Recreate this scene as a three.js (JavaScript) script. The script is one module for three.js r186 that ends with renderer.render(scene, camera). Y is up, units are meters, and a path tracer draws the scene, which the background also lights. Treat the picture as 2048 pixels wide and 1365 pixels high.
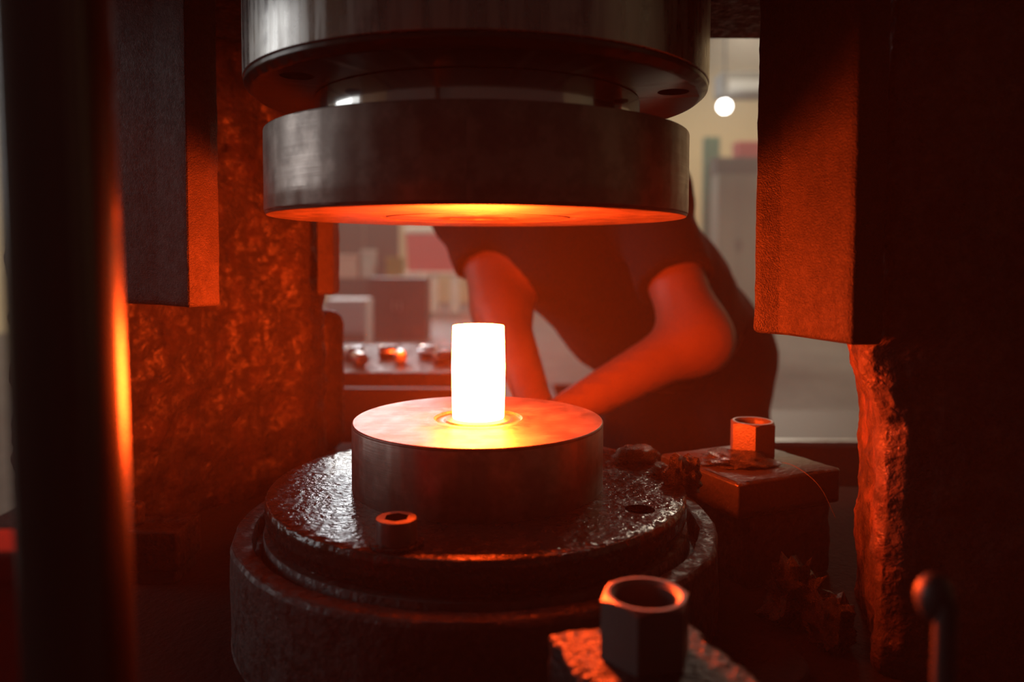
import * as THREE from 'three';
import { mergeGeometries, mergeVertices, toCreasedNormals } from 'three/addons/utils/BufferGeometryUtils.js';
import { ImprovedNoise } from 'three/addons/math/ImprovedNoise.js';
import { MarchingCubes } from 'three/addons/objects/MarchingCubes.js';
import { RoundedBoxGeometry } from 'three/addons/geometries/RoundedBoxGeometry.js';
import { RectAreaLightUniformsLib } from 'three/addons/lights/RectAreaLightUniformsLib.js';
import { Brush, Evaluator, SUBTRACTION } from 'three-bvh-csg';

// ---------------------------------------------------------------- camera, light, exposure
RectAreaLightUniformsLib.init();
const renderer = new THREE.WebGLRenderer({ antialias: true });
renderer.toneMapping = THREE.LinearToneMapping;
renderer.toneMappingExposure = 1;
renderer.shadowMap.enabled = true;
const scene = new THREE.Scene();
scene.background = new THREE.Color(0, 0, 0);
scene.fog = new THREE.FogExp2(new THREE.Color(0.8, 0.77, 0.74), 0.021);   // thin forge smoke through the hall
const F = 1550, CX = 1024, HORIZON = 514, EYE = new THREE.Vector3(0.026, 1.076, 0.6);
const camera = new THREE.PerspectiveCamera(2 * Math.atan(682.5 / F) * 180 / Math.PI, 2048 / 1365, 0.02, 100);
camera.setViewOffset(2048, 1365, 0, 96.5, 2048, 1365);
camera.position.copy(EYE);
camera.rotation.set(-Math.atan(72 / F), 0, 0.0035, 'YXZ');
camera.focus = 0.585;
camera.userData.fStop = 3.8;
scene.add(camera);
const HEAT = new THREE.Color(1, 0.066, 0.006), GLOW = 380, LAMP = 0.3;     // the hot billet: what it glows with, and the lamp in it
const HALL = 88, DAY = 4, DAY_FAR = 15;                                   // hall lamps, milky side window, wide far window

// a pixel of the photograph at a given distance in front of the camera (metres along -z), or on a level
camera.updateMatrixWorld();
const at = (px, py, d) => { const v = new THREE.Vector3((px - CX) / F, -(py - 586) / F, -1).applyQuaternion(camera.quaternion); return v.multiplyScalar(d / -v.z).add(EYE); };
const V = (x, y, z) => new THREE.Vector3(x, y, z);

// ---------------------------------------------------------------- helpers
const perlin = new ImprovedNoise();
const fbm = (x, y, z, oct = 4) => { let s = 0, a = 0.5; for (let i = 0; i < oct; i++) { s += a * perlin.noise(x + i * 17.3, y + i * 9.1, z + i * 5.7); x *= 2; y *= 2; z *= 2; a *= 0.5; } return s; };
let seed = 7;
const rnd = () => { seed = (seed * 1664525 + 1013904223) >>> 0; return seed / 4294967296; };
const taken = {};
const numbered = (n) => { const k = taken[n] = (taken[n] ?? -1) + 1; return k ? n + '_' + String(k).padStart(3, '0') : n; };
function tag(o, label, category, group) { o.userData.label = label; if (category) o.userData.category = category; if (group) o.userData.group = group; return o; }
function thing(name, label, category, p = [0, 0, 0], turn = 0, group) {
  const o = new THREE.Group(); o.name = numbered(name); o.position.set(...p); o.rotation.y = turn; scene.add(o);
  return tag(o, label, category, group);
}
function part(name, geo, m, parent = scene, label) {
  const o = new THREE.Mesh(geo, m); o.name = parent === scene ? numbered(name) : name; o.castShadow = o.receiveShadow = true; parent.add(o);
  if (label) o.userData.label = label;
  return o;
}
function single(name, geo, m, label, category, group) { return tag(part(name, geo, m), label, category, group); }
function struct(name, geo, m, label, parent = scene) { const o = part(name, geo, m, parent); if (parent === scene) { o.userData.kind = 'structure'; o.userData.label = label; } return o; }

// tileable fractal value noise, 0..1
function tileNoise(n, base, oct, s, sx = 1, sy = 1) {
  const out = new Float32Array(n * n); let amp = 1, tot = 0, f = base, r = s;
  const rr = () => { r = (r * 1664525 + 1013904223) >>> 0; return r / 4294967296; };
  for (let o = 0; o < oct; o++) {
    const fx = Math.max(1, Math.round(f * sx)), fy = Math.max(1, Math.round(f * sy)), g = Float32Array.from({ length: fx * fy }, rr);
    for (let y = 0; y < n; y++) for (let x = 0; x < n; x++) {
      const u = x / n * fx, v = y / n * fy, i = Math.floor(u), j = Math.floor(v); let a = u - i, b = v - j; a = a * a * (3 - 2 * a); b = b * b * (3 - 2 * b);
      const q = (p, k) => g[((k % fy) * fx) + (p % fx)];
      out[y * n + x] += amp * ((q(i, j) * (1 - a) + q(i + 1, j) * a) * (1 - b) + (q(i, j + 1) * (1 - a) + q(i + 1, j + 1) * a) * b);
    }
    tot += amp; amp *= 0.55; f *= 2;
  }
  return out.map((v) => v / tot);
}
function tex(a, fn, size, srgb = false) {
  const n = Math.round(Math.sqrt(a.length)), d = new Uint8Array(n * n * 4);
  for (let i = 0; i < n * n; i++) { const c = fn(a[i], i); for (let k = 0; k < 3; k++) d[i * 4 + k] = Math.max(0, Math.min(255, c[k] * 255)); d[i * 4 + 3] = 255; }
  const t = new THREE.DataTexture(d, n, n); t.wrapS = t.wrapT = THREE.RepeatWrapping; t.magFilter = THREE.LinearFilter; t.minFilter = THREE.LinearFilter;
  t.repeat.set(1 / size, 1 / size); if (srgb) t.colorSpace = THREE.SRGBColorSpace; t.needsUpdate = true; return t;
}
const sm = (x, a, b) => { const t = Math.max(0, Math.min(1, (x - a) / (b - a))); return t * t * (3 - 2 * t); };
const gray = (v) => [v, v, v];
const nA = tileNoise(512, 8, 6, 11), nB = tileNoise(512, 24, 5, 23), nStreak = tileNoise(512, 6, 5, 31, 8, 0.5), nTurn = tileNoise(512, 6, 5, 37, 0.4, 14), nFine = tileNoise(512, 64, 3, 41);
const bumpCast = tex(nB, (v, i) => gray(v * 0.6 + nA[i] * 0.4), 0.09), bumpFine = tex(nFine, gray, 0.05);
const roughCast = tex(nB, (v, i) => gray(0.45 + 0.4 * sm(nA[i] * 0.3 + v * 0.7, 0.3, 0.65)), 0.13);
const colCast = tex(nA, (v, i) => { const k = 0.7 + 0.35 * (v - 0.5) + 0.5 * (nB[i] - 0.5), r = 0.6 * sm(v, 0.45, 0.7); return [0.36 * k + 0.12 * r, 0.31 * k + 0.06 * r, 0.29 * k + 0.02 * r]; }, 0.16, true);
const roughGuide = tex(nFine, (v, i) => gray(0.55 + 0.3 * v + 0.2 * (nB[i] - 0.5)), 0.1);
const roughSteel = tex(nStreak, (v, i) => gray(0.24 + 0.16 * sm(v, 0.35, 0.7) + 0.1 * nB[i]), 0.24);
const colSteel = tex(nStreak, (v, i) => { const k = 0.6 + 0.1 * sm(v, 0.3, 0.65) - 0.08 * sm(nA[i], 0.58, 0.7); return [k, k * 0.97, k * 0.94]; }, 0.24, true);
const roughDie = tex(nA, (v, i) => gray(0.36 + 0.16 * v + 0.1 * (nTurn[i] - 0.5)), 0.1);
const colDie = tex(nA, (v, i) => { const k = 0.6 + 0.1 * sm(v, 0.35, 0.65) + 0.08 * (nB[i] - 0.5); return [k, k * 0.93, k * 0.89]; }, 0.12, true);
const bumpTurn = tex(nTurn, gray, 0.05);
const roughGrease = tex(nA, (v, i) => gray(0.13 + 0.2 * sm(v * 0.6 + nB[i] * 0.4, 0.3, 0.7)), 0.08);

const S = (o) => new THREE.MeshStandardMaterial(o), P = (o) => new THREE.MeshPhysicalMaterial(o);
const lin = (r, g, b) => new THREE.Color().setRGB(r, g, b);
const M = {
  cast: P({ name: 'cast_iron', specularIntensity: 0.5, color: lin(0.13, 0.125, 0.12), map: colCast, roughness: 1, roughnessMap: roughCast, bumpMap: bumpCast, bumpScale: 0.0016, metalness: 0.05, }),
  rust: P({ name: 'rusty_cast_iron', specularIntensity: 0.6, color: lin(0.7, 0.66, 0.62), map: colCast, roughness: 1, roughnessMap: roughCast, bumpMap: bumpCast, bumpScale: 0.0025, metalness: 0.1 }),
  guideDark: P({ name: 'sooty_guide_steel', specularIntensity: 0.3, color: lin(0.025, 0.024, 0.023), map: colDie, roughness: 1, roughnessMap: roughGuide, bumpMap: bumpFine, bumpScale: 0.0006, metalness: 0 }),
  guide: P({ name: 'worn_guide_steel', specularIntensity: 0.4, color: lin(0.055, 0.052, 0.05), map: colDie, roughness: 1, roughnessMap: roughGuide, bumpMap: bumpFine, bumpScale: 0.0006, metalness: 0.05 }),
  steel: S({ name: 'polished_ram_steel', map: colSteel, roughness: 0.9, roughnessMap: roughSteel, metalness: 1 }),
  oiled: S({ name: 'oiled_black_steel', color: lin(0.06, 0.055, 0.05), roughness: 0.32, metalness: 1 }),
  neck: S({ name: 'bright_steel', color: lin(0.6, 0.58, 0.55), roughness: 0.14, metalness: 1 }),
  die: S({ name: 'die_steel', color: lin(0.45, 0.43, 0.42), map: colDie, roughness: 1, roughnessMap: roughDie, metalness: 1, bumpMap: bumpTurn, bumpScale: 0.00006 }),
  dieSide: S({ name: 'turned_die_steel', color: lin(0.62, 0.6, 0.58), map: colDie, roughness: 0.95, roughnessMap: roughDie, metalness: 1, bumpMap: bumpTurn, bumpScale: 0.00005 }),
  worn: S({ name: 'worn_clamp_steel', color: lin(0.06, 0.056, 0.053), roughness: 0.36, bumpMap: bumpCast, bumpScale: 0.0008, metalness: 0.6 }),
  bed: P({ name: 'sooty_bed_iron', specularIntensity: 0.25, color: lin(0.012, 0.011, 0.01), roughness: 0.9, bumpMap: bumpCast, bumpScale: 0.0014 }),
  strap: P({ name: 'scaly_strap', specularIntensity: 0.45, color: lin(0.006, 0.0055, 0.005), roughness: 0.45, bumpMap: bumpCast, bumpScale: 0.005 }),
  rod: S({ name: 'guide_rod_steel', color: lin(0.1, 0.095, 0.09), roughness: 0.27, metalness: 1 }),
  grease: S({ name: 'oily_scale', color: lin(0.015, 0.013, 0.012), roughness: 1, roughnessMap: roughGrease, bumpMap: bumpCast, bumpScale: 0.0012, metalness: 0 }),
  ring: S({ name: 'oily_iron', color: lin(0.022, 0.019, 0.017), roughness: 0.9, roughnessMap: roughCast, bumpMap: bumpCast, bumpScale: 0.0014, metalness: 0.1 }),
  nut: S({ name: 'oxidised_nut_steel', color: lin(0.1, 0.09, 0.085), roughness: 0.9, roughnessMap: roughDie, bumpMap: bumpFine, bumpScale: 0.0003, metalness: 0.35 }),
  black: S({ name: 'black_oxide', color: lin(0.035, 0.03, 0.028), roughness: 0.5, metalness: 0.3 }),
  redPaint: S({ name: 'red_paint', color: lin(0.25, 0.02, 0.015), roughness: 0.5 }),
  billet: S({ name: 'white_hot_steel', color: lin(0.1, 0.05, 0.03), roughness: 0.8, emissive: HEAT, emissiveIntensity: GLOW }),
  skin: S({ name: 'skin', color: lin(0.17, 0.1, 0.075), roughness: 0.55 }),
  shirt: S({ name: 'dark_cotton', color: lin(0.008, 0.007, 0.0075), roughness: 0.95, bumpMap: bumpFine, bumpScale: 0.0006 }),
  trousers: S({ name: 'dark_work_cloth', color: lin(0.01, 0.01, 0.012), roughness: 0.95 }),
  hair: S({ name: 'hair', color: lin(0.015, 0.011, 0.009), roughness: 0.6 }),
};
const paint = (r, g, b, rough = 0.7, metal = 0) => S({ color: lin(r, g, b), roughness: rough, metalness: metal });

// round the corners of an open polyline of [a, b] pairs
function fillet(pts, rad, n = 3) {
  const out = [pts[0]];
  for (let i = 1; i < pts.length - 1; i++) {
    const [p, c, q] = [pts[i - 1], pts[i], pts[i + 1]], r = c[2] ?? rad, l1 = Math.hypot(p[0] - c[0], p[1] - c[1]), l2 = Math.hypot(q[0] - c[0], q[1] - c[1]), k = Math.min(r, l1 * 0.45, l2 * 0.45);
    const a = [c[0] + (p[0] - c[0]) * k / l1, c[1] + (p[1] - c[1]) * k / l1], b = [c[0] + (q[0] - c[0]) * k / l2, c[1] + (q[1] - c[1]) * k / l2];
    for (let j = 0; j <= n; j++) { const t = j / n; out.push([a[0] * (1 - t) ** 2 + 2 * c[0] * t * (1 - t) + b[0] * t * t, a[1] * (1 - t) ** 2 + 2 * c[1] * t * (1 - t) + b[1] * t * t]); }
  }
  out.push(pts[pts.length - 1]); return out;
}
function dense(pts, step) {
  const out = [pts[0]];
  for (let i = 1; i < pts.length; i++) { const [a, b] = [pts[i - 1], pts[i]], n = Math.max(1, Math.round(Math.hypot(b[0] - a[0], b[1] - a[1]) / step)); for (let j = 1; j <= n; j++) out.push([a[0] + (b[0] - a[0]) * j / n, a[1] + (b[1] - a[1]) * j / n]); }
  return out;
}
// solid of revolution from a closed profile going down the outside: [radius, y]; uv in metres
function lathe(profile, rad = 0.001, segs = 128, { step = 0, bump = null, crease = 0.5 } = {}) {
  let p = fillet(profile, rad); if (step) p = dense(p, step);
  const g = new THREE.LatheGeometry(p.map(([r, y]) => new THREE.Vector2(Math.max(r, 0), y)), segs), uv = g.attributes.uv, pos = g.attributes.position, n = p.length;
  let len = [0]; for (let i = 1; i < n; i++) len.push(len[i - 1] + Math.hypot(p[i][0] - p[i - 1][0], p[i][1] - p[i - 1][1]));
  for (let i = 0; i < pos.count; i++) {
    const s = Math.floor(i / n), r = p[i % n][0], big = Math.max(...profile.map((q) => q[0])), up = Math.abs((g.attributes.normal.getY(i)));
    if (up > 0.8) uv.setXY(i, pos.getX(i), pos.getZ(i)); else uv.setXY(i, s / segs * 2 * Math.PI * big, len[i % n]);
    if (bump) { const q = V().fromBufferAttribute(pos, i), d = bump(q, r, g.attributes.normal.getY(i)); pos.setXYZ(i, q.x + (r > 1e-6 ? q.x / r : 0) * d[0], q.y + d[1], q.z + (r > 1e-6 ? q.z / r : 0) * d[0]); }
  }
  if (bump) { const w = mergeVertices(g.clone().deleteAttribute('uv').deleteAttribute('normal')); w.computeVertexNormals(); return creaseKeepUv(g, crease); }
  return creaseKeepUv(g, crease);
}
function creaseKeepUv(g, crease) { return toCreasedNormals(g.index ? g.toNonIndexed() : g, crease); }

// a rough upright solid over a plan polygon [[x, z], ...], rounded at its corners and ends
function roughPrism(poly, y0, y1, { step = 0.006, corner = 0.004, round = 0.003, amp = 0, freq = 40, crease = 0.7, shift = null } = {}) {
  let a = 0; poly.forEach((p, i) => { const q = poly[(i + 1) % poly.length]; a += p[0] * q[1] - q[0] * p[1]; });
  if (a < 0) poly = [...poly].reverse();
  const m = poly.length, mid = [(poly[0][0] + poly[m - 1][0]) / 2, (poly[0][1] + poly[m - 1][1]) / 2];
  let ring = dense(fillet([mid, ...poly, mid], corner), step).slice(0, -1);
  const n = ring.length, nor = ring.map((p, i) => { const q = ring[(i + 1) % n], o = ring[(i + n - 1) % n], dx = q[0] - o[0], dz = q[1] - o[1], l = Math.hypot(dx, dz) || 1; return [dz / l, -dx / l]; });
  const per = [0]; for (let i = 1; i <= n; i++) per.push(per[i - 1] + Math.hypot(ring[i % n][0] - ring[i - 1][0], ring[i % n][1] - ring[i - 1][1]));
  const ys = []; const K = 3;
  for (let k = 0; k <= K; k++) { const t = k / K * Math.PI / 2; ys.push([y0 + round * (1 - Math.sin(t)), round * (1 - Math.cos(Math.PI / 2 - t))]); }
  const rows = Math.max(1, Math.round((y1 - y0 - 2 * round) / step));
  for (let k = 1; k < rows; k++) ys.push([y0 + round + (y1 - y0 - 2 * round) * k / rows, 0]);
  for (let k = 0; k <= K; k++) { const t = k / K * Math.PI / 2; ys.push([y1 - round * (1 - Math.sin(t)), round * (1 - Math.cos(t))]); }
  for (let k = 0; k <= K; k++) { const t = k / K * Math.PI / 2; ys[k] = [y0 + round * (1 - Math.sin(t)), round * (1 - Math.cos(t))]; }
  ys.sort((p, q) => p[0] - q[0]);
  const pos = [], uv = [], idx = [];
  const put = (i, [y, inset]) => {
    const j = i % n, x = ring[j][0] - nor[j][0] * inset, z = ring[j][1] - nor[j][1] * inset; let d = amp ? amp * fbm(x * freq, y * freq, z * freq) * 2 : 0;
    const s = shift ? shift(x, y, z) : [0, 0, 0];
    pos.push(x + nor[j][0] * d + s[0], y + s[1], z + nor[j][1] * d + s[2]); uv.push(per[i] ?? 0, y);
  };
  for (const row of ys) for (let i = 0; i <= n; i++) put(i, row);
  for (let r = 0; r < ys.length - 1; r++) for (let i = 0; i < n; i++) { const p = r * (n + 1) + i, q = p + n + 1; idx.push(p, q, p + 1, p + 1, q, q + 1); }
  const tri = THREE.ShapeUtils.triangulateShape(ring.map((p) => new THREE.Vector2(p[0], p[1])), []);
  for (const [row, flip] of [[0, false], [ys.length - 1, true]]) {
    const b = pos.length / 3;
    for (let i = 0; i < n; i++) { const k = (row * (n + 1) + i) * 3; pos.push(pos[k], pos[k + 1], pos[k + 2]); uv.push(pos[k], pos[k + 2]); }
    for (const [p, q, r] of tri) flip ? idx.push(b + p, b + r, b + q) : idx.push(b + p, b + q, b + r);
  }
  const g = new THREE.BufferGeometry(); g.setAttribute('position', new THREE.Float32BufferAttribute(pos, 3)); g.setAttribute('uv', new THREE.Float32BufferAttribute(uv, 2)); g.setIndex(idx); g.computeVertexNormals();
  return creaseKeepUv(g, crease);
}
const box = (w, h, d, x = 0, y = 0, z = 0, r = 0.004) => { const g = new RoundedBoxGeometry(w, h, d, 2, Math.min(r, w / 2.1, h / 2.1, d / 2.1)); const p = g.attributes.position, nn = g.attributes.normal, u = g.attributes.uv; for (let i = 0; i < p.count; i++) { const ax = Math.abs(nn.getX(i)), ay = Math.abs(nn.getY(i)), az = Math.abs(nn.getZ(i)); if (ax >= ay && ax >= az) u.setXY(i, p.getZ(i), p.getY(i)); else if (ay >= az) u.setXY(i, p.getX(i), p.getZ(i)); else u.setXY(i, p.getX(i), p.getY(i)); } return g.translate(x, y, z); };
const slab = (w, h, d, x, y, z) => new THREE.BoxGeometry(w, h, d).translate(x, y, z);
function cut(g, tools) {
  const ev = new Evaluator(); ev.attributes = ['position', 'normal', 'uv']; let a = new Brush(g); a.updateMatrixWorld();
  for (const t of tools) { const b = new Brush(t); b.updateMatrixWorld(); a = ev.evaluate(a, b, SUBTRACTION); }
  return a.geometry;
}
const cyl = (r0, r1, h, x, y, z, n = 32) => new THREE.CylinderGeometry(r0, r1, h, n).translate(x, y, z);
const tube = (pts, r, n = 24, k = 6) => new THREE.TubeGeometry(new THREE.CatmullRomCurve3(pts), n, r, k);

// ---------------------------------------------------------------- the hall
const W0 = -7, W1 = 7, ZB = -17.5, ZF = 4, H = 7, T = 0.3;
const nFloor = tex(nA, (v, i) => { const k = 0.3 + 0.16 * (v - 0.5) + 0.2 * (nFine[i] - 0.5); return [k, k * 0.95, k * 0.9]; }, 3, true);
const floorM = S({ name: 'concrete', map: nFloor, roughness: 0.55 }), cream = S({ name: 'cream_plaster', color: lin(0.62, 0.48, 0.27), roughness: 0.9 }), roofM = paint(0.1, 0.09, 0.08, 0.9);
const flat = (g) => { const p = g.attributes.position, n = g.attributes.normal, u = g.attributes.uv; for (let i = 0; i < p.count; i++) { const ax = Math.abs(n.getX(i)), ay = Math.abs(n.getY(i)); if (ax > 0.5) u.setXY(i, p.getZ(i), p.getY(i)); else if (ay > 0.5) u.setXY(i, p.getX(i), p.getZ(i)); else u.setXY(i, p.getX(i), p.getY(i)); } return g; };
struct('floor', flat(slab(W1 - W0 + 2 * T, T, ZF - ZB + 2 * T, 0, -T / 2, (ZF + ZB) / 2)), floorM, 'pale grey concrete floor of the workshop hall');
struct('ceiling', slab(W1 - W0 + 2 * T, T, ZF - ZB + 2 * T, 0, H + T / 2, (ZF + ZB) / 2), roofM, 'dark ceiling of the workshop hall');
struct('wall_right', slab(T, H, ZF - ZB, W1 + T / 2, H / 2, (ZF + ZB) / 2), cream, 'cream plastered side wall of the hall');
struct('wall_front', slab(W1 - W0, H, T, 0, H / 2, ZF + T / 2), paint(0.05, 0.04, 0.035, 0.9), 'dark brown plastered end wall of the hall');
// walls with window openings
function wallWithHole(len, hgt, u0, u1, v0, v1) { const s = new THREE.Shape([[0, 0], [len, 0], [len, hgt], [0, hgt]].map((p) => new THREE.Vector2(...p))); s.holes.push(new THREE.Path([[u0, v0], [u0, v1], [u1, v1], [u1, v0]].map((p) => new THREE.Vector2(...p)))); return new THREE.ExtrudeGeometry(s, { depth: T, bevelEnabled: false }); }
struct('wall_left', wallWithHole(ZF - ZB, H, 3.6, 6.4, 1.3, 3.9).rotateY(Math.PI / 2).translate(W0 - T, 0, ZF), cream, 'cream plastered side wall with a milky window');
struct('wall_back', wallWithHole(W1 - W0, H, 1.8, 5.8, 3.4, 6.7).translate(W0, 0, ZB - T), cream, 'cream plastered wall at the far end of the hall');
const frameM = paint(0.3, 0.3, 0.28, 0.6);
function milkyWindow(name, c, w, h, turn, nx, ny, day, label) {
  const paneM = S({ name: 'milky_pane', color: lin(0.5, 0.5, 0.5), roughness: 0.5, emissive: lin(0.92, 0.97, 1), emissiveIntensity: day * 0.5 });
  const g = new THREE.Group(); g.name = name; g.position.set(...c); g.rotation.y = turn; g.userData = { kind: 'structure', label }; scene.add(g);
  for (const s of [-1, 1]) { part('window_frame', slab(w, 0.07, 0.12, 0, s * (h / 2 - 0.035), 0), frameM, g); part('window_frame', slab(0.07, h - 0.14, 0.12, s * (w / 2 - 0.035), 0, 0), frameM, g); }
  const pw = (w - 0.14) / nx, ph = (h - 0.14) / ny;
  for (let i = 1; i < nx; i++) part('glazing_bar', slab(0.04, h - 0.14, 0.08, -w / 2 + 0.07 + i * pw, 0, 0), frameM, g);
  for (let i = 0; i < nx; i++) for (let j = 0; j < ny; j++) part('pane', slab(pw - 0.04, ph - 0.03, 0.012, -w / 2 + 0.07 + (i + 0.5) * pw, -h / 2 + 0.07 + (j + 0.5) * ph, 0), paneM, g);
  const l = new THREE.RectAreaLight(lin(0.92, 0.97, 1), day * 0.5, w, h); l.name = 'window_daylight'; l.position.set(0, 0, 0.1); l.rotation.y = Math.PI; g.add(l);
  return g;
}
milkyWindow('window_1', [W0 - 0.1, 2.6, ZF - 5], 2.8, 2.6, Math.PI / 2, 3, 3, DAY, 'milky glazed window in the cream side wall');
milkyWindow('window_2', [W0 + 3.8, 5.05, ZB - 0.1], 4, 3.3, 0, 4, 3, DAY_FAR, 'wide milky window high in the far cream wall');
// hanging hall lamps
const shadeM = paint(0.5, 0.5, 0.48, 0.4, 0.5), tubeM = S({ name: 'lamp_tube', color: lin(0.8, 0.8, 0.8), emissive: lin(1, 0.87, 0.66), emissiveIntensity: 9 });
for (const [x, z] of [[-3, -11], [3.4, -9], [4.4, -14]]) {
  const g = thing('hall_lamp', 'long hanging fluorescent hall lamp with a grey metal tray', 'lamp', [x, 5.6, z], 0, 'hanging hall lamps');
  part('tray', box(0.5, 0.06, 1.6, 0, 0.06, 0, 0.02), shadeM, g);
  for (const s of [-1, 1]) { part('lamp_tube', cyl(0.019, 0.019, 1.5, 0, 0, 0, 8).rotateX(Math.PI / 2).translate(s * 0.12, 0, 0), tubeM, g); part('cord', cyl(0.006, 0.006, H - 5.69, 0, (H - 5.69) / 2 + 0.09, s * 0.6, 8), M.black, g); }
  const l = new THREE.RectAreaLight(lin(1, 0.87, 0.66), HALL, 0.45, 1.5); l.name = 'hall_light'; l.position.y = -0.03; l.rotation.x = -Math.PI / 2; g.add(l);
}

// ---------------------------------------------------------------- the press frame
const BED = 0.8;
single('press_bed', roughPrism([[-0.52, 0.42], [0.53, 0.42], [0.53, -0.33], [-0.2, -0.33], [-0.2, -0.54], [-0.52, -0.54]], BED - 0.12, BED, { step: 0.012, amp: 0.0015, round: 0.006 }), M.bed, 'flat dark iron press bed carrying the ring and clamps', 'press bed');
single('press_pedestal', roughPrism([[-0.44, 0.34], [0.46, 0.34], [0.46, -0.3], [-0.44, -0.3]], 0, BED - 0.12, { step: 0.03, amp: 0.003, round: 0.01 }), M.cast, 'tall cast iron pedestal under the press bed', 'pedestal');
// far upright, a curved rough web
single('cast_upright', roughPrism([[-0.378, -0.075], [-0.345, -0.16], [-0.305, -0.228], [-0.258, -0.279], [-0.212, -0.312], [-0.205, -0.36], [-0.24, -0.42], [-0.42, -0.42], [-0.5, -0.3], [-0.43, -0.1]], BED, 1.31, { step: 0.005, corner: 0.012, round: 0.004, amp: 0.0055, freq: 34, crease: 1.2 }), M.cast, 'broad curved cast iron upright with rough pitted face', 'upright');
single('short_column', roughPrism(Array.from({ length: 20 }, (_, i) => [-0.246 + 0.032 * Math.cos(i / 10 * Math.PI), -0.5 + 0.032 * Math.sin(i / 10 * Math.PI)]), BED, 1.0, { step: 0.008, amp: 0.001, round: 0.02 }), M.cast, 'short round topped iron column at the far edge of the pitted upright', 'column');
// near upright beside the camera, with a filleted inner face
single('cast_upright', roughPrism([[0.312, -0.03], [0.302, -0.01], [0.291, 0.035], [0.282, 0.062], [0.2665, 0.095], [0.273, 0.105], [0.3, 0.112], [0.36, 0.12], [0.52, 0.13], [0.52, -0.1], [0.42, -0.1]], BED, 1.31, { step: 0.004, corner: 0.006, round: 0.004, amp: 0.004, freq: 38, crease: 1.2, shift: (x, y, z) => [-0.012 * sm(y, 0.965, 1.014) * (1 - sm(y, 1.016, 1.03)) * (1 - sm(x, 0.3, 0.36)), 0, 0] }), M.rust, 'filleted cast iron upright with a narrow orange lit inner face', 'upright');
// crosshead: underside arched a little between the uprights
single('press_crosshead', roughPrism([[-0.5, 0.16], [0.53, 0.16], [0.53, -0.26], [-0.1, -0.26], [-0.1, -0.45], [-0.5, -0.45]], 1.33, 1.75, { step: 0.012, amp: 0.001, round: 0.012, shift: (x, y) => [0, y < 1.4 ? -0.035 * sm(Math.abs(x - 0.215), 0.03, 0.09) * 0.5 : 0, 0] }), M.cast, 'dark arched iron crosshead above the ram', 'crosshead');

// guide blocks hanging from the crosshead
const GB = EYE.y - 0.045;
const gl = (px, d) => { const p = at(px, 600, d); return [p.x, p.z]; };
single('guide_block', roughPrism([gl(440, 0.628), gl(377, 0.6), gl(318, 0.628), gl(225, 0.655), [-0.33, -0.12], [-0.25, -0.1]], EYE.y - 0.0405, 1.31, { step: 0.005, corner: 0.003, round: 0.004, amp: 0.0006, freq: 60, crease: 0.6 }), M.guide, 'tall angular steel guide block in front of the rough pitted upright', 'guide block');
single('guide_block', roughPrism([gl(667, 0.905), gl(634, 0.895), [-0.199, -0.345], [-0.184, -0.345]], GB, 1.31, { step: 0.005, corner: 0.003, round: 0.004, amp: 0.0008, freq: 60, crease: 0.6 }), M.guide, 'narrow guide block at the far edge of the pitted upright', 'guide block');
single('guide_block', roughPrism([gl(1505, 0.565), gl(1566, 0.548), gl(1706, 0.484), gl(1772, 0.488), [0.253, 0.09], [0.25, 0.03], [0.24, 0.012]], EYE.y - 0.055, 1.31, { step: 0.004, corner: 0.004, round: 0.004, amp: 0.0007, freq: 60, crease: 0.6 }), M.guideDark, 'broad guide block above the filleted upright, orange glow on its lower end', 'guide block');

// ---------------------------------------------------------------- ram and upper die
const UD = EYE.y + 0.0294, UT = EYE.y + 0.0895, RB = EYE.y + 0.1159;
const ram = thing('press_ram', 'large polished steel press ram above the upper die', 'ram', [0, RB, 0]);
{
  let g = lathe([[0, 0], [0.165, 0], [0.1705, 0.0045], [0.1705, 0.0079], [0, 0.0079]].reverse(), 0.0012, 160);
  g = cut(g, [0.35, 0.35 + Math.PI * 2 / 3, 0.35 + Math.PI * 4 / 3].map((t) => cyl(0.011, 0.011, 0.014, 0.1475 * Math.cos(t), 0, 0.1475 * Math.sin(t), 32)));
  part('ram_face', g, M.oiled, ram, 'black oiled end face with bolt holes');
  part('ram_body', lathe([[0, 0.008], [0.1713, 0.008], [0.1713, 0.116], [0, 0.116]].reverse(), 0.0015, 160), M.steel, ram);
}
const up = thing('upper_die', 'round grey steel upper die with its underside lit orange', 'die', [0, UD, 0]);
part('shank', lathe([[0, 0.0595], [0.122, 0.0595], [0.122, RB - UD - 0.0005], [0, RB - UD - 0.0005]].reverse(), 0.0008, 128), M.neck, up, 'bright polished shank between ram and die');
part('die_block', lathe([[0, 0.0021], [0.1575, 0.0021], [0.158, 0.003], [0.158, 0.06], [0, 0.06]].reverse(), 0.0012, 160, { step: 0.006, bump: (q, r, ny) => Math.abs(ny) < 0.5 ? [0.0005 * fbm(q.x * 30, q.y * 30, q.z * 30), 0] : [0, 0] }), M.dieSide, up);
part('die_face', lathe([[0, 0.0015], [0.03, 0.0015], [0.032, 0], [0.07, 0], [0.0705, 0.001], [0.074, 0.001], [0.0745, 0], [0.1565, 0], [0.1575, 0.002], [0, 0.002]].reverse(), 0.0005, 160, { step: 0.004, bump: (q, r, ny) => ny < -0.5 ? [0, 0.0009 * fbm(q.x * 60, 0, q.z * 60)] : [0, 0] }), M.die, up, 'sooty working face glowing with reflected heat');

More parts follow.
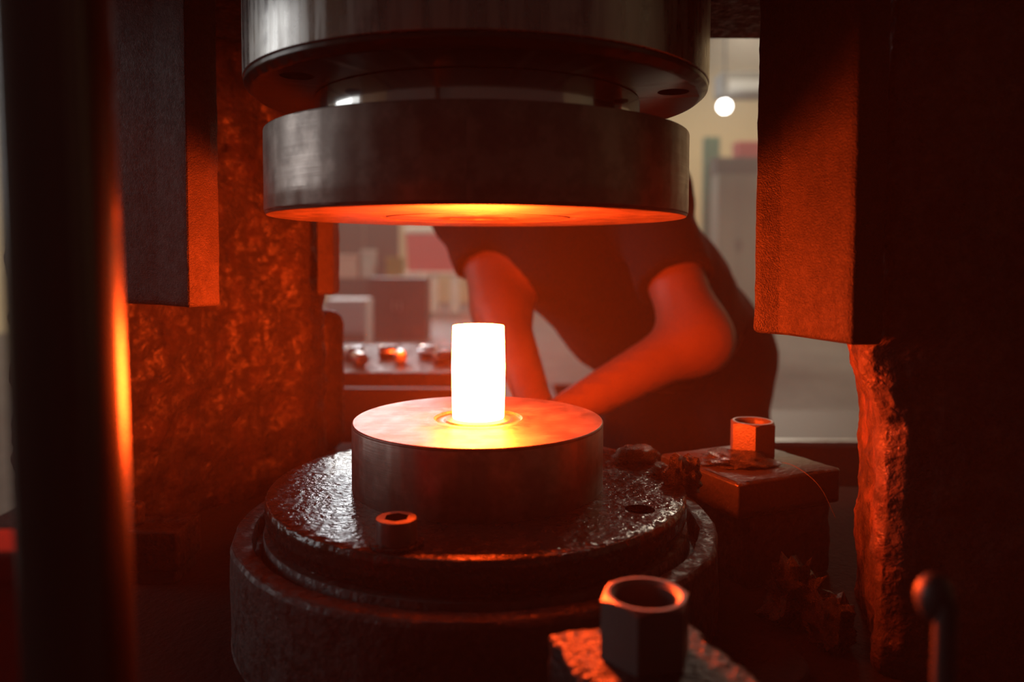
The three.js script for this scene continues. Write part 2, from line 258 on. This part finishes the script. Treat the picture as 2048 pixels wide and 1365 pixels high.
// ---------------------------------------------------------------- lower die, billet
const LD = 0.95, PT = 0.9, RT = 0.876;
const low = thing('lower_die', 'short round steel lower die under the white hot billet', 'die', [0, PT, 0]);
const hT = LD - PT;
part('die_block', lathe([[0, hT - 0.0021], [0.0968, hT - 0.0021], [0.097, hT - 0.003], [0.097, 0], [0, 0]], 0.0003, 160), M.dieSide, low);
part('die_face', lathe([[0, hT], [0.0255, hT], [0.027, hT - 0.0012], [0.033, hT - 0.0012], [0.0345, hT + 0.0006], [0.0385, hT + 0.0006], [0.04, hT], [0.0962, hT], [0.097, hT - 0.0008], [0.097, hT - 0.002], [0, hT - 0.002]], 0.0004, 160, { step: 0.004, bump: (q, r, ny) => ny > 0.5 ? [0, 0.00035 * fbm(q.x * 90, 1, q.z * 90)] : [0, 0] }), M.die, low, 'worn working face with a raised ring around the billet');
const billet = thing('hot_billet', 'white hot glowing steel billet standing on the lower die', 'billet', [0, LD + 0.0006, 0]);
part('billet_body', lathe([[0, 0.0725], [0.0202, 0.0722], [0.0211, 0.04], [0.0205, 0.008], [0.0202, 0], [0, 0]], 0.0008, 32), M.billet, billet);
const heat = new THREE.PointLight(HEAT, LAMP); heat.name = 'billet_light'; heat.position.set(0, 0.036, 0); heat.castShadow = true; billet.add(heat);

// plate with oily scale, ring and its bolts
const plate = thing('die_plate', 'round base plate crusted with oily black scale under the lower die', 'plate', [0, RT, 0]);
{
  const bumpy = (q, r, ny) => {
    if (ny < 0.4) return [0.0012 * fbm(q.x * 80, q.y * 80, q.z * 80), 0];
    const t = Math.atan2(q.z, q.x), crust = 0.25 + 0.75 * sm(fbm(q.x * 14 + 3, 0, q.z * 14, 2), -0.15, 0.2), ridge = Math.abs(fbm(q.x * 75, 2, q.z * 75, 3));
    return [0, (r < 0.1 ? 0 : 0.0034 * crust * (1 - 2.4 * ridge) + 0.0016 * fbm(q.x * 170, 5, q.z * 170, 2)) - 0.0016];
  };
  let g = lathe([[0, PT - RT], [0.1585, PT - RT], [0.1595, PT - RT - 0.002], [0.1595, 0.01], [0.157, 0.0015], [0, 0.0015]], 0.002, 288, { step: 0.0022, bump: bumpy, crease: 1.1 });
  g = cut(g, [cyl(0.0105, 0.0105, 0.03, 0.116, PT - RT, 0.066, 28)]);
  part('plate_body', g, M.grease, plate);
  const b = thing('socket_screw', 'dark socket head screw standing on the base plate', 'screw', [-0.044, PT + 0.0005, 0.134]);
  let head = lathe([[0, 0.0165], [0.0125, 0.0165], [0.0125, 0], [0, 0]], 0.0012, 40);
  head = cut(head, [new THREE.CylinderGeometry(0.0078, 0.0078, 0.02, 6).translate(0, 0.0165, 0)]);
  part('screw_head', head, M.nut, b); part('washer', lathe([[0, 0.0022], [0.0165, 0.0022], [0.0165, 0], [0, 0]], 0.0006, 40), M.grease, b);
}
const ringT = thing('bolster_ring', 'wide dark oily iron ring around the scaled base plate', 'ring', [0, BED, 0]);
part('ring_body', lathe([[0, RT - BED - 0.0002], [0.1605, RT - BED - 0.0002], [0.162, RT - BED - 0.014], [0.168, RT - BED - 0.014], [0.1695, RT - BED - 0.002], [0.182, RT - BED - 0.002], [0.1836, RT - BED - 0.005], [0.1836, 0.001], [0, 0.001]], 0.0012, 224, { step: 0.003, crease: 1.0, bump: (q, r, ny) => r < 0.164 ? [0, 0] : ny > 0.4 ? [0, 0.0013 * fbm(q.x * 70, 0, q.z * 70, 4)] : [0.003 * fbm(q.x * 36, q.y * 20, q.z * 36, 4) - 0.001, 0] }), M.ring, ringT);
// loose lumps of scale
function lump(p, s, label, k, rough = 0.5, fr = 1.7, m = M.grease) {
  const g = new THREE.IcosahedronGeometry(1, 4), q = g.attributes.position;
  for (let i = 0; i < q.count; i++) { const v = V().fromBufferAttribute(q, i), d = 1 + rough * fbm(v.x * fr + k, v.y * fr, v.z * fr, 4); q.setXYZ(i, v.x * d * s[0], Math.max(v.y * d, -0.55) * s[1], v.z * d * s[2]); }
  g.computeVertexNormals(); const w = toCreasedNormals(g.toNonIndexed ? g : g, 0.5); g.translate(0, 0, 0);
  const o = single('scale_lump', w, m, label, 'scale'); o.position.set(p[0], p[1] + 0.5 * s[1], p[2]); return o;
}
lump([0.135, PT, -0.062], [0.019, 0.0095, 0.013], 'smooth dome shaped lump of black scale on the far side of the plate', 3);
lump([0.162, PT - 0.006, 0.0], [0.013, 0.017, 0.011], 'jagged upright lump of scale at the edge of the base plate', 9, 1.5, 1.6);
lump([0.148, PT, -0.024], [0.008, 0.006, 0.01], 'small shiny crumb of scale between two larger lumps', 5);

// ---------------------------------------------------------------- clamps and nuts
function clampBar(u, w0, w1, s0, s1, top, bottom, amp) {   // radial direction u, from s0 to s1 along it, w across
  const [ux, uz] = u, wx = -uz, wz = ux, P = (s, w) => [ux * s + wx * w, uz * s + wz * w];
  return roughPrism([P(s0, w0), P(s1, w0), P(s1, w1), P(s0, w1)], bottom, top, { step: 0.004, corner: 0.004, round: 0.003, amp, freq: 55, crease: 0.9 });
}
function hexNut(p, h, turn, label) {
  // hexagon with a conical chamfer at the top and a bored, countersunk hole
  const a = 0.0215, r0 = 0.0182, hole = 0.0143, n = 96, rings = [], pos = [], idx = [], uv = [];
  for (let i = 0; i <= n; i++) {
    const t = i / n * Math.PI * 2, m = ((t % (Math.PI / 3)) + Math.PI / 3) % (Math.PI / 3) - Math.PI / 6, rh = a * Math.cos(Math.PI / 6) / Math.cos(m), yc = h - (rh - r0) * 0.6;
    const prof = [[hole, h * 0.3], [hole, h - 0.0022], [hole + 0.0022, h], [r0, h], [r0 + (rh - r0) * 0.5, (h + yc) / 2], [rh, yc], [rh, h * 0.5], [rh, 0], [hole, 0]];
    rings.push(prof.length); for (const [r, y] of prof) { pos.push(r * Math.cos(t), y, r * Math.sin(t)); uv.push(t * a, y + r); }
  }
  const k = rings[0];
  for (let i = 0; i < n; i++) for (let j = 0; j < k - 1; j++) { const p = i * k + j, q = p + k; idx.push(p, p + 1, q, q, p + 1, q + 1); }
  const g = new THREE.BufferGeometry(); g.setAttribute('position', new THREE.Float32BufferAttribute(pos, 3)); g.setAttribute('uv', new THREE.Float32BufferAttribute(uv, 2)); g.setIndex(idx);
  const o = thing('long_hex_nut', label, 'nut', p, turn);
  part('nut_body', toCreasedNormals(g.toNonIndexed(), 0.35), M.nut, o);
  part('stud', cyl(0.014, 0.014, h * 0.5, 0, h * 0.25, 0, 32), M.black, o);
  return o;
}
const NB = 0.893;
{
  const u = [0.906, -0.423], c = thing('clamp_block', 'square topped dark clamp block under the nut beside the filleted upright', 'clamp');
  part('clamp_bar', clampBar(u, -0.035, 0.072, 0.198, 0.312, NB, NB - 0.03, 0.0012), M.worn, c);
  part('heel_block', clampBar(u, -0.03, 0.066, 0.215, 0.308, NB - 0.031, BED, 0.0015), M.ring, c);
  const pad = lump([0.226, NB - 0.001, -0.083], [0.03, 0.006, 0.024], 'flattened crust of dark scale spread at the foot of the tall nut', 14, 1.2, 2);
  hexNut([0.251, NB, -0.117], 0.031, 0.35, 'hex nut with one face lit orange, on the square dark clamp block');
  single('loose_wire', tube([V(0.262, NB + 0.0015, -0.085), V(0.27, NB + 0.004, -0.055), V(0.281, NB - 0.006, -0.033), V(0.292, NB - 0.03, -0.026)], 0.00022, 20, 5), paint(0.05, 0.04, 0.035, 0.6), 'thin bent wire hanging over the edge of a clamp block', 'wire');
}
{
  const l = Math.hypot(0.088, 0.25), u = [0.088 / l, 0.25 / l], c = thing('clamp_strap', 'scaly dark clamp strap under the wide open nut', 'clamp');
  part('clamp_bar', clampBar(u, -0.036, 0.036, 0.232, 0.36, NB, NB - 0.03, 0.003), M.strap, c);
  part('heel_block', clampBar(u, -0.03, 0.03, 0.28, 0.34, NB - 0.031, BED, 0.001), M.ring, c);
  hexNut([0.088, NB, 0.25], 0.0285, 0.2, 'wide open hex nut with an orange rim on the scaly strap');
}
{
  const c = thing('low_clamp', 'low block with an upright stub beside the pitted upright', 'clamp');
  const p = at(325, 1045, 0.66);
  part('foot_block', box(0.056, 0.034, 0.05, p.x - 0.005, p.y - 0.017, p.z, 0.002), M.cast, c);
  part('leg', box(0.05, p.y - 0.034 - BED, 0.044, p.x - 0.005, (p.y - 0.034 + BED) / 2, p.z, 0.002), M.ring, c);
  part('stub', roughPrism([[p.x - 0.034, p.z + 0.018], [p.x - 0.015, p.z + 0.014], [p.x - 0.013, p.z], [p.x - 0.03, p.z]], p.y, p.y + 0.02, { step: 0.003, round: 0.003, amp: 0.002, freq: 90 }), M.cast, c);
}
// flange and oily swarf at the foot of the near upright
single('round_flange', lathe([[0, 0.012], [0.034, 0.012], [0.036, 0.01], [0.036, 0], [0, 0]], 0.001, 64), M.bed, 'thin round flange lying on the bed near the filleted upright', 'flange').position.set(0.185, BED, 0.1);
lump([0.245, BED, 0.02], [0.022, 0.028, 0.022], 'wide oily heap of swarf against the foot of the filleted upright', 21, 1.7, 2.2);
lump([0.255, BED, 0.06], [0.014, 0.022, 0.016], 'low oily heap of swarf behind the filleted upright', 27, 1.6, 2.2);

// ---------------------------------------------------------------- things close to the camera
{
  const o = thing('guide_rod', 'smooth round guide rod with a bright orange reflection', 'rod');
  const a = at(161, 1365, 0.25), b = at(106, 0, 0.25), dir = b.clone().sub(a).normalize(), bot = a.clone().addScaledVector(dir, (BED - a.y) / dir.y), top = a.clone().addScaledVector(dir, (1.36 - a.y) / dir.y);
  const L = bot.distanceTo(top), g = lathe([[0, L], [0.0168, L], [0.0168, 0], [0, 0]], 0.001, 96);
  const r = part('rod', g, M.rod, o); r.position.copy(bot); r.quaternion.setFromUnitVectors(V(0, 1, 0), dir);
  const c = part('collar', lathe([[0, 0.03], [0.024, 0.03], [0.024, 0], [0, 0]], 0.002, 64), M.rod, o); c.position.copy(bot);
  part('head_nut', lathe([[0, 0.02], [0.024, 0.02], [0.024, 0], [0, 0]], 0.002, 6), M.black, o).position.copy(top);
}
{
  const p = at(20, 1120, 0.32);
  const o = thing('guard_plate', 'dull red painted guard plate behind the round guide rod', 'guard');
  part('plate_sheet', box(0.05, p.y - BED, 0.008, p.x - 0.015, (p.y + BED) / 2, p.z, 0.003), M.redPaint, o);
  part('top_lip', box(0.054, 0.014, 0.03, p.x - 0.015, p.y, p.z - 0.004, 0.003), M.redPaint, o);
}
{
  const p = at(1868, 1195, 0.27), o = thing('lever_handle', 'small dark lever with a rounded end beside the filleted upright', 'lever', [p.x, p.y, p.z]);
  part('knob', new THREE.SphereGeometry(0.0065, 24, 16).scale(1, 1.3, 1), M.black, o);
  part('shaft', cyl(0.0038, 0.0048, p.y - BED + 0.02, 0.002, -(p.y - BED + 0.02) / 2, 0.004, 20), M.black, o);
}

// ---------------------------------------------------------------- the worker
function sdfMesh(fn, c, h, res) {
  const mc = new MarchingCubes(res, new THREE.MeshBasicMaterial(), false, false, 400000), half = res / 2;
  mc.isolation = 0;
  for (let k = 0; k < res; k++) for (let j = 0; j < res; j++) for (let i = 0; i < res; i++) mc.field[i + j * res + k * res * res] = (i < 2 || j < 2 || k < 2 || i > res - 3 || j > res - 3 || k > res - 3) ? -1 : -fn(c[0] + (i - half) / half * h, c[1] + (j - half) / half * h, c[2] + (k - half) / half * h);
  mc.update();
  const n = mc.count ?? mc.geometry.drawRange.count, pos = new Float32Array(mc.positionArray.subarray(0, n * 3)), nor = new Float32Array(mc.normalArray.subarray(0, n * 3));
  for (let i = 0; i < n; i++) for (let a = 0; a < 3; a++) { pos[i * 3 + a] = c[a] + pos[i * 3 + a] * h; }
  const g = new THREE.BufferGeometry(); g.setAttribute('position', new THREE.BufferAttribute(pos, 3)); g.setAttribute('normal', new THREE.BufferAttribute(nor, 3));
  let w = mergeVertices(g.deleteAttribute('normal'), 1e-5); w.computeVertexNormals();
  const uv = new Float32Array(w.attributes.position.count * 2); for (let i = 0; i < uv.length / 2; i++) { uv[i * 2] = w.attributes.position.getX(i); uv[i * 2 + 1] = w.attributes.position.getY(i); }
  w.setAttribute('uv', new THREE.BufferAttribute(uv, 2)); return w;
}
const cap = (x, y, z, a, b, ra, rb) => { const bx = b.x - a.x, by = b.y - a.y, bz = b.z - a.z, px = x - a.x, py = y - a.y, pz = z - a.z, t = Math.max(0, Math.min(1, (px * bx + py * by + pz * bz) / (bx * bx + by * by + bz * bz))); return Math.hypot(px - bx * t, py - by * t, pz - bz * t) - (ra + (rb - ra) * t); };
const smin = (a, b, k) => { const h = Math.max(k - Math.abs(a - b), 0) / k; return Math.min(a, b) - h * h * k * 0.25; };
const bones = (list, k, grow = 0) => (x, y, z) => { let d = 9; for (const [a, b, ra, rb] of list) d = smin(d, cap(x, y, z, a, b, ra + grow, rb + grow), k); return d; };
{
  const J = {
    shR: at(1285, 385, 1.33), shL: at(935, 400, 1.46), elR: at(1395, 678, 1.16), wrR: at(1140, 818, 1.06), elL: at(1003, 620, 1.34), wrL: at(1072, 815, 1.12),
    pelvis: V(0.42, 0.89, -1.1), hipR: V(0.47, 0.86, -1.06), hipL: V(0.34, 0.85, -1.1), knR: V(0.47, 0.5, -0.92), knL: V(0.23, 0.52, -0.86), anR: V(0.5, 0.09, -1.1), anL: V(0.27, 0.09, -0.98),
  };
  J.chest = J.shR.clone().add(J.shL).multiplyScalar(0.5).add(V(0.03, -0.06, -0.03)); J.neck = V(0.1, 1.235, -0.76); J.head = V(0.085, 1.34, -0.68);
  J.belly = J.chest.clone().lerp(J.pelvis, 0.55);
  const arms = [[J.shR, J.elR, 0.052, 0.043], [J.elR, J.wrR, 0.044, 0.026], [J.shL, J.elL, 0.05, 0.042], [J.elL, J.wrL, 0.043, 0.026]];
  const torso = [[J.shR, J.shL, 0.068, 0.068], [J.chest, J.belly, 0.135, 0.15], [J.belly, J.pelvis, 0.15, 0.14], [J.chest, J.neck, 0.09, 0.055]];
  const legs = [[J.pelvis, J.hipR, 0.12, 0.1], [J.pelvis, J.hipL, 0.12, 0.1], [J.hipR, J.knR, 0.092, 0.062], [J.hipL, J.knL, 0.092, 0.062], [J.knR, J.anR, 0.06, 0.042], [J.knL, J.anL, 0.06, 0.042], [J.anR, J.anR.clone().add(V(-0.06, -0.045, 0.14)), 0.045, 0.036], [J.anL, J.anL.clone().add(V(-0.08, -0.045, 0.13)), 0.045, 0.036]];
  const neck = [[J.neck, J.head.clone().add(V(0.005, -0.05, -0.02)), 0.055, 0.05]];
  const body = bones([...arms, ...torso, ...legs, ...neck], 0.05);
  const who = thing('person', 'worker in a dark short sleeved shirt bending behind the press', 'person');
  // head and hands on finer grids, joined to the body
  const f = V(-0.35, -0.45, 0.82).normalize(), side = V(0, 1, 0).cross(f).normalize(), upv = f.clone().cross(side).normalize();
  const H0 = (a, b, c) => J.head.clone().addScaledVector(side, a).addScaledVector(upv, b).addScaledVector(f, c);
  const headF = (x, y, z) => {
    let d = smin(cap(x, y, z, H0(0, 0.03, -0.015), H0(0, 0.03, 0.01), 0.079, 0.076), cap(x, y, z, H0(0, -0.05, 0.025), H0(0, -0.075, 0.045), 0.058, 0.04), 0.05);
    d = smin(d, cap(x, y, z, H0(0, 0.0, 0.085), H0(0, -0.03, 0.102), 0.009, 0.014), 0.02);
    for (const s of [-1, 1]) { d = smin(d, cap(x, y, z, H0(s * 0.076, 0.01, -0.01), H0(s * 0.076, -0.025, -0.005), 0.013, 0.009), 0.008); d = Math.max(d, -cap(x, y, z, H0(s * 0.032, 0.004, 0.095), H0(s * 0.034, 0.004, 0.096), 0.014, 0.014)); d = Math.min(d, cap(x, y, z, H0(s * 0.032, 0.004, 0.073), H0(s * 0.033, 0.004, 0.073), 0.012, 0.012)); }
    d = smin(d, cap(x, y, z, H0(-0.02, -0.056, 0.083), H0(0.02, -0.056, 0.083), 0.007, 0.007), 0.006);
    return smin(d, cap(x, y, z, J.neck, H0(0, -0.05, -0.02), 0.055, 0.05), 0.03);
  };
  const handF = (wr, el) => {
    const dir = wr.clone().sub(el).normalize(), across = dir.clone().cross(V(0, 1, 0)).normalize(), dn = dir.clone().cross(across).normalize(), q = (a, b, c) => wr.clone().addScaledVector(dir, a).addScaledVector(across, b).addScaledVector(dn, c), list = [[wr, q(0.04, 0, 0), 0.026, 0.02]];
    for (let i = 0; i < 4; i++) { const o = (i - 1.5) * 0.02, L = [0.034, 0.042, 0.04, 0.03][i]; list.push([q(0.03, o * 0.7, 0), q(0.085, o, 0.006), 0.014, 0.0105], [q(0.085, o, 0.006), q(0.085 + L * 0.7, o, 0.026), 0.0105, 0.009], [q(0.085 + L * 0.7, o, 0.026), q(0.085 + L * 0.6, o, 0.048), 0.009, 0.008]); }
    list.push([q(0.015, -0.022, 0), q(0.05, -0.05, 0.02), 0.013, 0.011], [q(0.05, -0.05, 0.02), q(0.075, -0.045, 0.036), 0.011, 0.009]);
    return bones(list, 0.008);
  };
  const bodyG = sdfMesh(body, [0.2, 0.68, -0.9], 0.78, 120), headG = sdfMesh(headF, [J.head.x, J.head.y - 0.01, J.head.z], 0.17, 96);
  const hands = [[J.wrR, J.elR], [J.wrL, J.elL]].map(([w, e]) => sdfMesh(handF(w, e), w.clone().add(w.clone().sub(e).setLength(0.06)).toArray(), 0.12, 80));
  part('skin', mergeGeometries([bodyG, headG, ...hands]), M.skin, who, 'bare arms, head and hands');
  const along = (p, a, b) => p.clone().sub(a).dot(b.clone().sub(a).normalize());
  const lenR = J.shR.distanceTo(J.elR) * 0.64, lenL = J.shL.distanceTo(J.elL) * 0.6, tmp = V();
  const folds = (x, y, z) => 0.012 * fbm(x * 9, y * 9, z * 9, 3);
  const sleeves = [[J.shR, J.shR.clone().lerp(J.elR, 0.8), 0.066, 0.064], [J.shL, J.shL.clone().lerp(J.elL, 0.8), 0.064, 0.06]];
  const shirtF = (x, y, z) => {
    tmp.set(x, y, z); let d = bones(torso, 0.06, 0.014)(x, y, z);
    sleeves.forEach((s, i) => { let e = cap(x, y, z, ...s); e = Math.max(e, along(tmp, s[0], s[1]) - (i ? lenL : lenR)); d = smin(d, e, 0.035); });
    d = Math.max(d, -cap(x, y, z, J.neck.clone().add(V(-0.01, 0.02, 0.02)), J.head, 0.066, 0.07));
    return Math.max(d + folds(x, y, z), along(tmp, J.chest, J.pelvis) - 0.53);
  };
  part('shirt', sdfMesh(shirtF, [0.2, 1.0, -0.86], 0.46, 112), M.shirt, who, 'dark short sleeved work shirt');
  const trF = (x, y, z) => Math.max(bones(legs.slice(0, 6), 0.05, 0.013)(x, y, z) + folds(x, y, z), y - 0.99, 0.07 - y);
  part('trousers', sdfMesh(trF, [0.38, 0.53, -1.02], 0.56, 104), M.trousers, who, 'dark work trousers');
  part('hair', sdfMesh((x, y, z) => { tmp.set(x, y, z).sub(J.head); return Math.max(cap(x, y, z, H0(0, 0.035, -0.022), H0(0, 0.035, 0.005), 0.088, 0.082), tmp.dot(f) * 0.75 - tmp.dot(upv) - 0.0) + 0.004 * fbm(x * 60, y * 60, z * 60, 2); }, J.head.toArray(), 0.15, 72), M.hair, who, 'short dark hair');
  for (const a of ['anR', 'anL']) { const p = J[a], t = p.clone().add(V(a === 'anR' ? -0.06 : -0.08, -0.045, 0.14)); part('shoe', sdfMesh((x, y, z) => Math.max(smin(cap(x, y, z, p.clone().add(V(0.01, -0.045, -0.02)), t, 0.05, 0.046), cap(x, y, z, p, p.clone().add(V(0, -0.03, 0)), 0.053, 0.05), 0.03), 0.004 - y), [p.x - 0.03, 0.08, p.z + 0.06], 0.18, 56), M.black, who); }
}

// ---------------------------------------------------------------- behind the press
{ // bench with bright offcuts
  const o = thing('scrap_bench', 'dark steel bench behind the press with bright offcuts on it', 'bench', [0, 0, 0]);
  part('bench_top', box(0.62, 0.03, 0.5, -0.31, 0.835, -1.15, 0.004), M.ring, o); part('front_panel', box(0.5, 0.78, 0.015, -0.31, 0.42, -0.95, 0.003), M.black, o);
  for (const x of [-0.58, -0.04]) for (const z of [-1.36, -0.94]) part('leg', box(0.04, 0.82, 0.04, x, 0.41, z, 0.003), M.black, o);
  const bright = S({ color: lin(0.7, 0.7, 0.72), roughness: 0.25, metalness: 1 });
  const spots = [[-0.395, -1.0, 0.3], [-0.37, -1.06, 1.2], [-0.345, -1.01, -0.4], [-0.32, -1.09, 0.8], [-0.29, -1.0, 2.1], [-0.25, -1.12, 0.1], [-0.21, -1.04, 1.7], [-0.16, -1.12, 2.6], [-0.12, -1.03, 0.6]];
  const proto = lathe([[0, 0.02], [0.014, 0.02], [0.014, -0.02], [0, -0.02]], 0.0015, 24).rotateZ(Math.PI / 2);
  for (const [x, z, t] of spots) { const s = single('steel_offcut', proto, bright, 'short bright round steel offcut lying on the dark bench', 'offcut', 'bright offcuts on the bench'); s.position.set(x, 0.864, z); s.rotation.y = t; }
}
{ // low rail bench on the other side
  const o = thing('steel_rail_bench', 'low dark bench with a bright steel edge behind the clamp block', 'bench');
  const a = at(1500, 888, 1.75), y = a.y;
  part('bench_top', box(1.0, 0.05, 0.34, a.x + 0.5, y - 0.02, a.z - 0.2, 0.005), M.black, o);
  part('steel_edge', box(1.0, 0.014, 0.02, a.x + 0.5, y - 0.002, a.z - 0.018, 0.003), paint(0.5, 0.5, 0.5, 0.3, 1), o);
  part('apron', box(1.0, 0.2, 0.02, a.x + 0.5, y - 0.14, a.z - 0.04, 0.003), M.black, o);
  for (const x of [0.05, 0.95]) for (const z of [-0.06, -0.32]) part('leg', box(0.05, y - 0.04, 0.05, a.x + x, (y - 0.04) / 2, a.z + z, 0.003), M.black, o);
}
{ // quench trough on the floor behind the worker
  const o = thing('quench_trough', 'low black quench trough on the floor behind the bending worker', 'trough', [0.48, 0, -2.05]);
  for (const s of [-1, 1]) { part('end_wall', box(0.02, 0.56, 0.5, s * 0.31, 0.32, 0, 0.004), M.black, o); part('side_wall', box(0.6, 0.56, 0.02, 0, 0.32, s * 0.24, 0.004), M.black, o); part('skid', box(0.06, 0.04, 0.5, s * 0.25, 0.02, 0, 0.004), M.black, o); }
  part('trough_floor', box(0.6, 0.02, 0.46, 0, 0.06, 0, 0.004), M.black, o);
}
{ // white appliance box
  const p = at(700, 690, 9.5), o = thing('white_cabinet', 'small white metal cabinet on the hall floor', 'cabinet', [p.x, 0, p.z]), wm = paint(0.62, 0.6, 0.66, 0.5);
  part('cabinet_body', box(0.5, 0.56, 0.45, 0, 0.28, 0, 0.02), wm, o); part('door', box(0.44, 0.3, 0.02, 0, 0.36, 0.232, 0.008), paint(0.7, 0.68, 0.74, 0.4), o); part('plinth', box(0.48, 0.1, 0.02, 0, 0.1, 0.232, 0.005), paint(0.25, 0.18, 0.15), o);
}
{ // dark brown cupboard
  const p = at(800, 676, 10.2), o = thing('dark_cupboard', 'low dark brown cupboard beside the small white cabinet', 'cupboard', [p.x, 0, p.z]), dm = paint(0.05, 0.035, 0.03, 0.6);
  part('cupboard_body', box(0.76, 0.8, 0.5, 0, 0.4, 0, 0.01), dm, o); for (const s of [-1, 1]) { const d = part('door', box(0.34, 0.66, 0.02, s * 0.18, 0.4, 0.26, 0.006), dm, o); part('handle', box(0.02, 0.12, 0.02, s * 0.04, 0.44, 0.278, 0.005), paint(0.4, 0.4, 0.4, 0.3, 1), d); }
}
{ // white table with a red bin
  const p = at(872, 620, 15), o = thing('white_table', 'white table with thick legs under the big red bin', 'table', [p.x, 0, p.z]), wm = paint(0.75, 0.7, 0.66, 0.6);
  part('table_top', box(1.3, 0.06, 0.6, -0.05, 0.76, 0, 0.01), wm, o);
  for (const x of [-0.42, -0.02, 0.38]) part('leg', box(0.16, 0.73, 0.12, x, 0.365, 0.2, 0.01), wm, o);
  const r = thing('red_bin', 'big red plastic bin with a white lid on the white table', 'bin', [p.x + 0.02, 0.79, p.z]);
  part('bin_body', new THREE.CylinderGeometry(0.81, 0.75, 0.72, 4, 1).rotateY(Math.PI / 4).scale(1, 1, 0.45).translate(0, 0.36, 0), paint(0.6, 0.07, 0.08, 0.5), r);
  part('lid', box(1.2, 0.14, 0.56, 0, 0.79, 0, 0.03), paint(0.75, 0.72, 0.68, 0.5), r);
}
{ // low dark chest with boxes on it, dark partition behind
  const p = at(740, 600, 12.5), o = thing('dark_chest', 'low wide dark chest of drawers with three boxes on top', 'chest', [p.x, 0, p.z - 0.2]), dm = paint(0.05, 0.04, 0.04);
  part('chest_body', box(1.3, 0.72, 0.44, 0, 0.36, 0, 0.01), dm, o);
  for (const y of [0.2, 0.5]) { const d = part('drawer', box(1.2, 0.26, 0.02, 0, y, 0.226, 0.006), dm, o); part('handle', box(0.3, 0.02, 0.02, 0, y, 0.244, 0.005), M.black, d); }
  const q = thing('partition_screen', 'tall dark brown partition screen behind the low chest', 'screen', [p.x, 0, p.z - 0.6]);
  for (const x of [-0.5, 0.09]) part('screen_panel', box(0.58, 1.9, 0.04, x, 0.98, 0, 0.006), paint(0.06, 0.045, 0.04), q);
  part('foot_rail', box(1.2, 0.04, 0.3, -0.2, 0.02, 0, 0.005), M.black, q);
  for (const [x, y, w, h, c, n] of [[-0.38, 1.1, 0.34, 0.34, [0.6, 0.4, 0.36], 'pale pink'], [-0.05, 1.1, 0.2, 0.42, [0.45, 0.45, 0.45], 'tall grey'], [0.38, 1.1, 0.26, 0.3, [0.22, 0.18, 0.03], 'olive yellow']]) {
    const b = thing('storage_box', n + ' storage box on the low dark chest', 'box', [p.x + x, 0.72, p.z - 0.2]); part('box_body', box(w, h, 0.3, 0, h / 2, 0, 0.01), paint(...c), b); part('lid', box(w + 0.02, 0.04, 0.32, 0, h + 0.02, 0, 0.01), paint(...c.map((v) => v * 1.15)), b);
  }
}
{ // far right corner of the hall, seen past the ram
  const g = at(1422, 330, 14.5), o = thing('green_post', 'green painted steel post in front of the far wall', 'post', [g.x, 0, g.z]), gm = paint(0.07, 0.16, 0.09, 0.6);
  part('post_shaft', box(0.28, 3.3, 0.2, 0, 1.65, 0, 0.01), gm, o); part('base_plate', box(0.42, 0.03, 0.36, 0, 0.015, 0, 0.005), gm, o);
  const c = at(1470, 390, 14), k = thing('pale_cabinet', 'pale grey workshop cabinet near the far wall', 'cabinet', [c.x, 0, c.z]), km = paint(0.24, 0.22, 0.18, 0.6);
  part('cabinet_body', box(0.75, 2.55, 0.5, 0, 1.275, 0, 0.01), km, k); for (const s of [-1, 1]) { const d = part('door', box(0.34, 2.3, 0.02, s * 0.18, 1.28, 0.262, 0.005), km, k); part('handle', box(0.02, 0.2, 0.02, s * 0.03, 1.3, 0.28, 0.005), M.black, d); }
  const d = thing('dark_crate', 'dark crate on top of the pale grey cabinet', 'crate', [c.x, 2.55, c.z]); part('crate_body', box(0.8, 0.28, 0.46, 0, 0.14, 0, 0.01), paint(0.08, 0.06, 0.05), d); part('rim', box(0.84, 0.05, 0.5, 0, 0.27, 0, 0.01), paint(0.1, 0.07, 0.06), d);
  const r = thing('red_box', 'red box on top of the dark crate', 'box', [c.x + 0.2, 2.85, c.z]); part('box_body', box(0.42, 0.26, 0.36, 0, 0.13, 0, 0.01), paint(0.45, 0.05, 0.05), r); part('lid', box(0.44, 0.05, 0.38, 0, 0.26, 0, 0.01), paint(0.5, 0.07, 0.06), r);
  const h = at(1475, 172, 12), hh = thing('heater_unit', 'grey hanging heater box under the hall roof', 'heater', [h.x, h.y, h.z]);
  part('heater_case', box(0.8, 0.34, 0.5, 0.1, 0, 0, 0.02), paint(0.16, 0.15, 0.14, 0.5, 0.3), hh); part('grille', box(0.66, 0.16, 0.02, 0.12, -0.04, 0.255, 0.005), paint(0.6, 0.6, 0.6, 0.3, 0.6), hh);
  for (const x of [-0.2, 0.4]) part('hanger', cyl(0.012, 0.012, H - h.y - 0.17, x, (H - h.y + 0.17) / 2, 0, 8), M.black, hh);
  const b = at(1449, 213, 11.6), lampT = thing('round_lamp', 'bright round lamp hanging below the grey heater box', 'lamp', [b.x, b.y, b.z]);
  part('lamp_bulb', new THREE.SphereGeometry(0.1, 16, 10), S({ color: lin(0.8, 0.8, 0.8), emissive: lin(1, 0.98, 0.92), emissiveIntensity: 12 }), lampT);
  part('cord', cyl(0.01, 0.01, H - b.y - 0.15, 0, (H - b.y + 0.15) / 2, 0, 8), M.black, lampT); part('socket', cyl(0.04, 0.05, 0.08, 0, 0.12, 0, 16), M.black, lampT);
  const pl = new THREE.PointLight(lin(1, 0.98, 0.92), 0.4); pl.name = 'round_lamp_light'; pl.shadow.radius = 4; lampT.add(pl);
}
scene.traverse((o) => { if (o.isLight && o.shadow) o.castShadow = true; });
renderer.render(scene, camera);
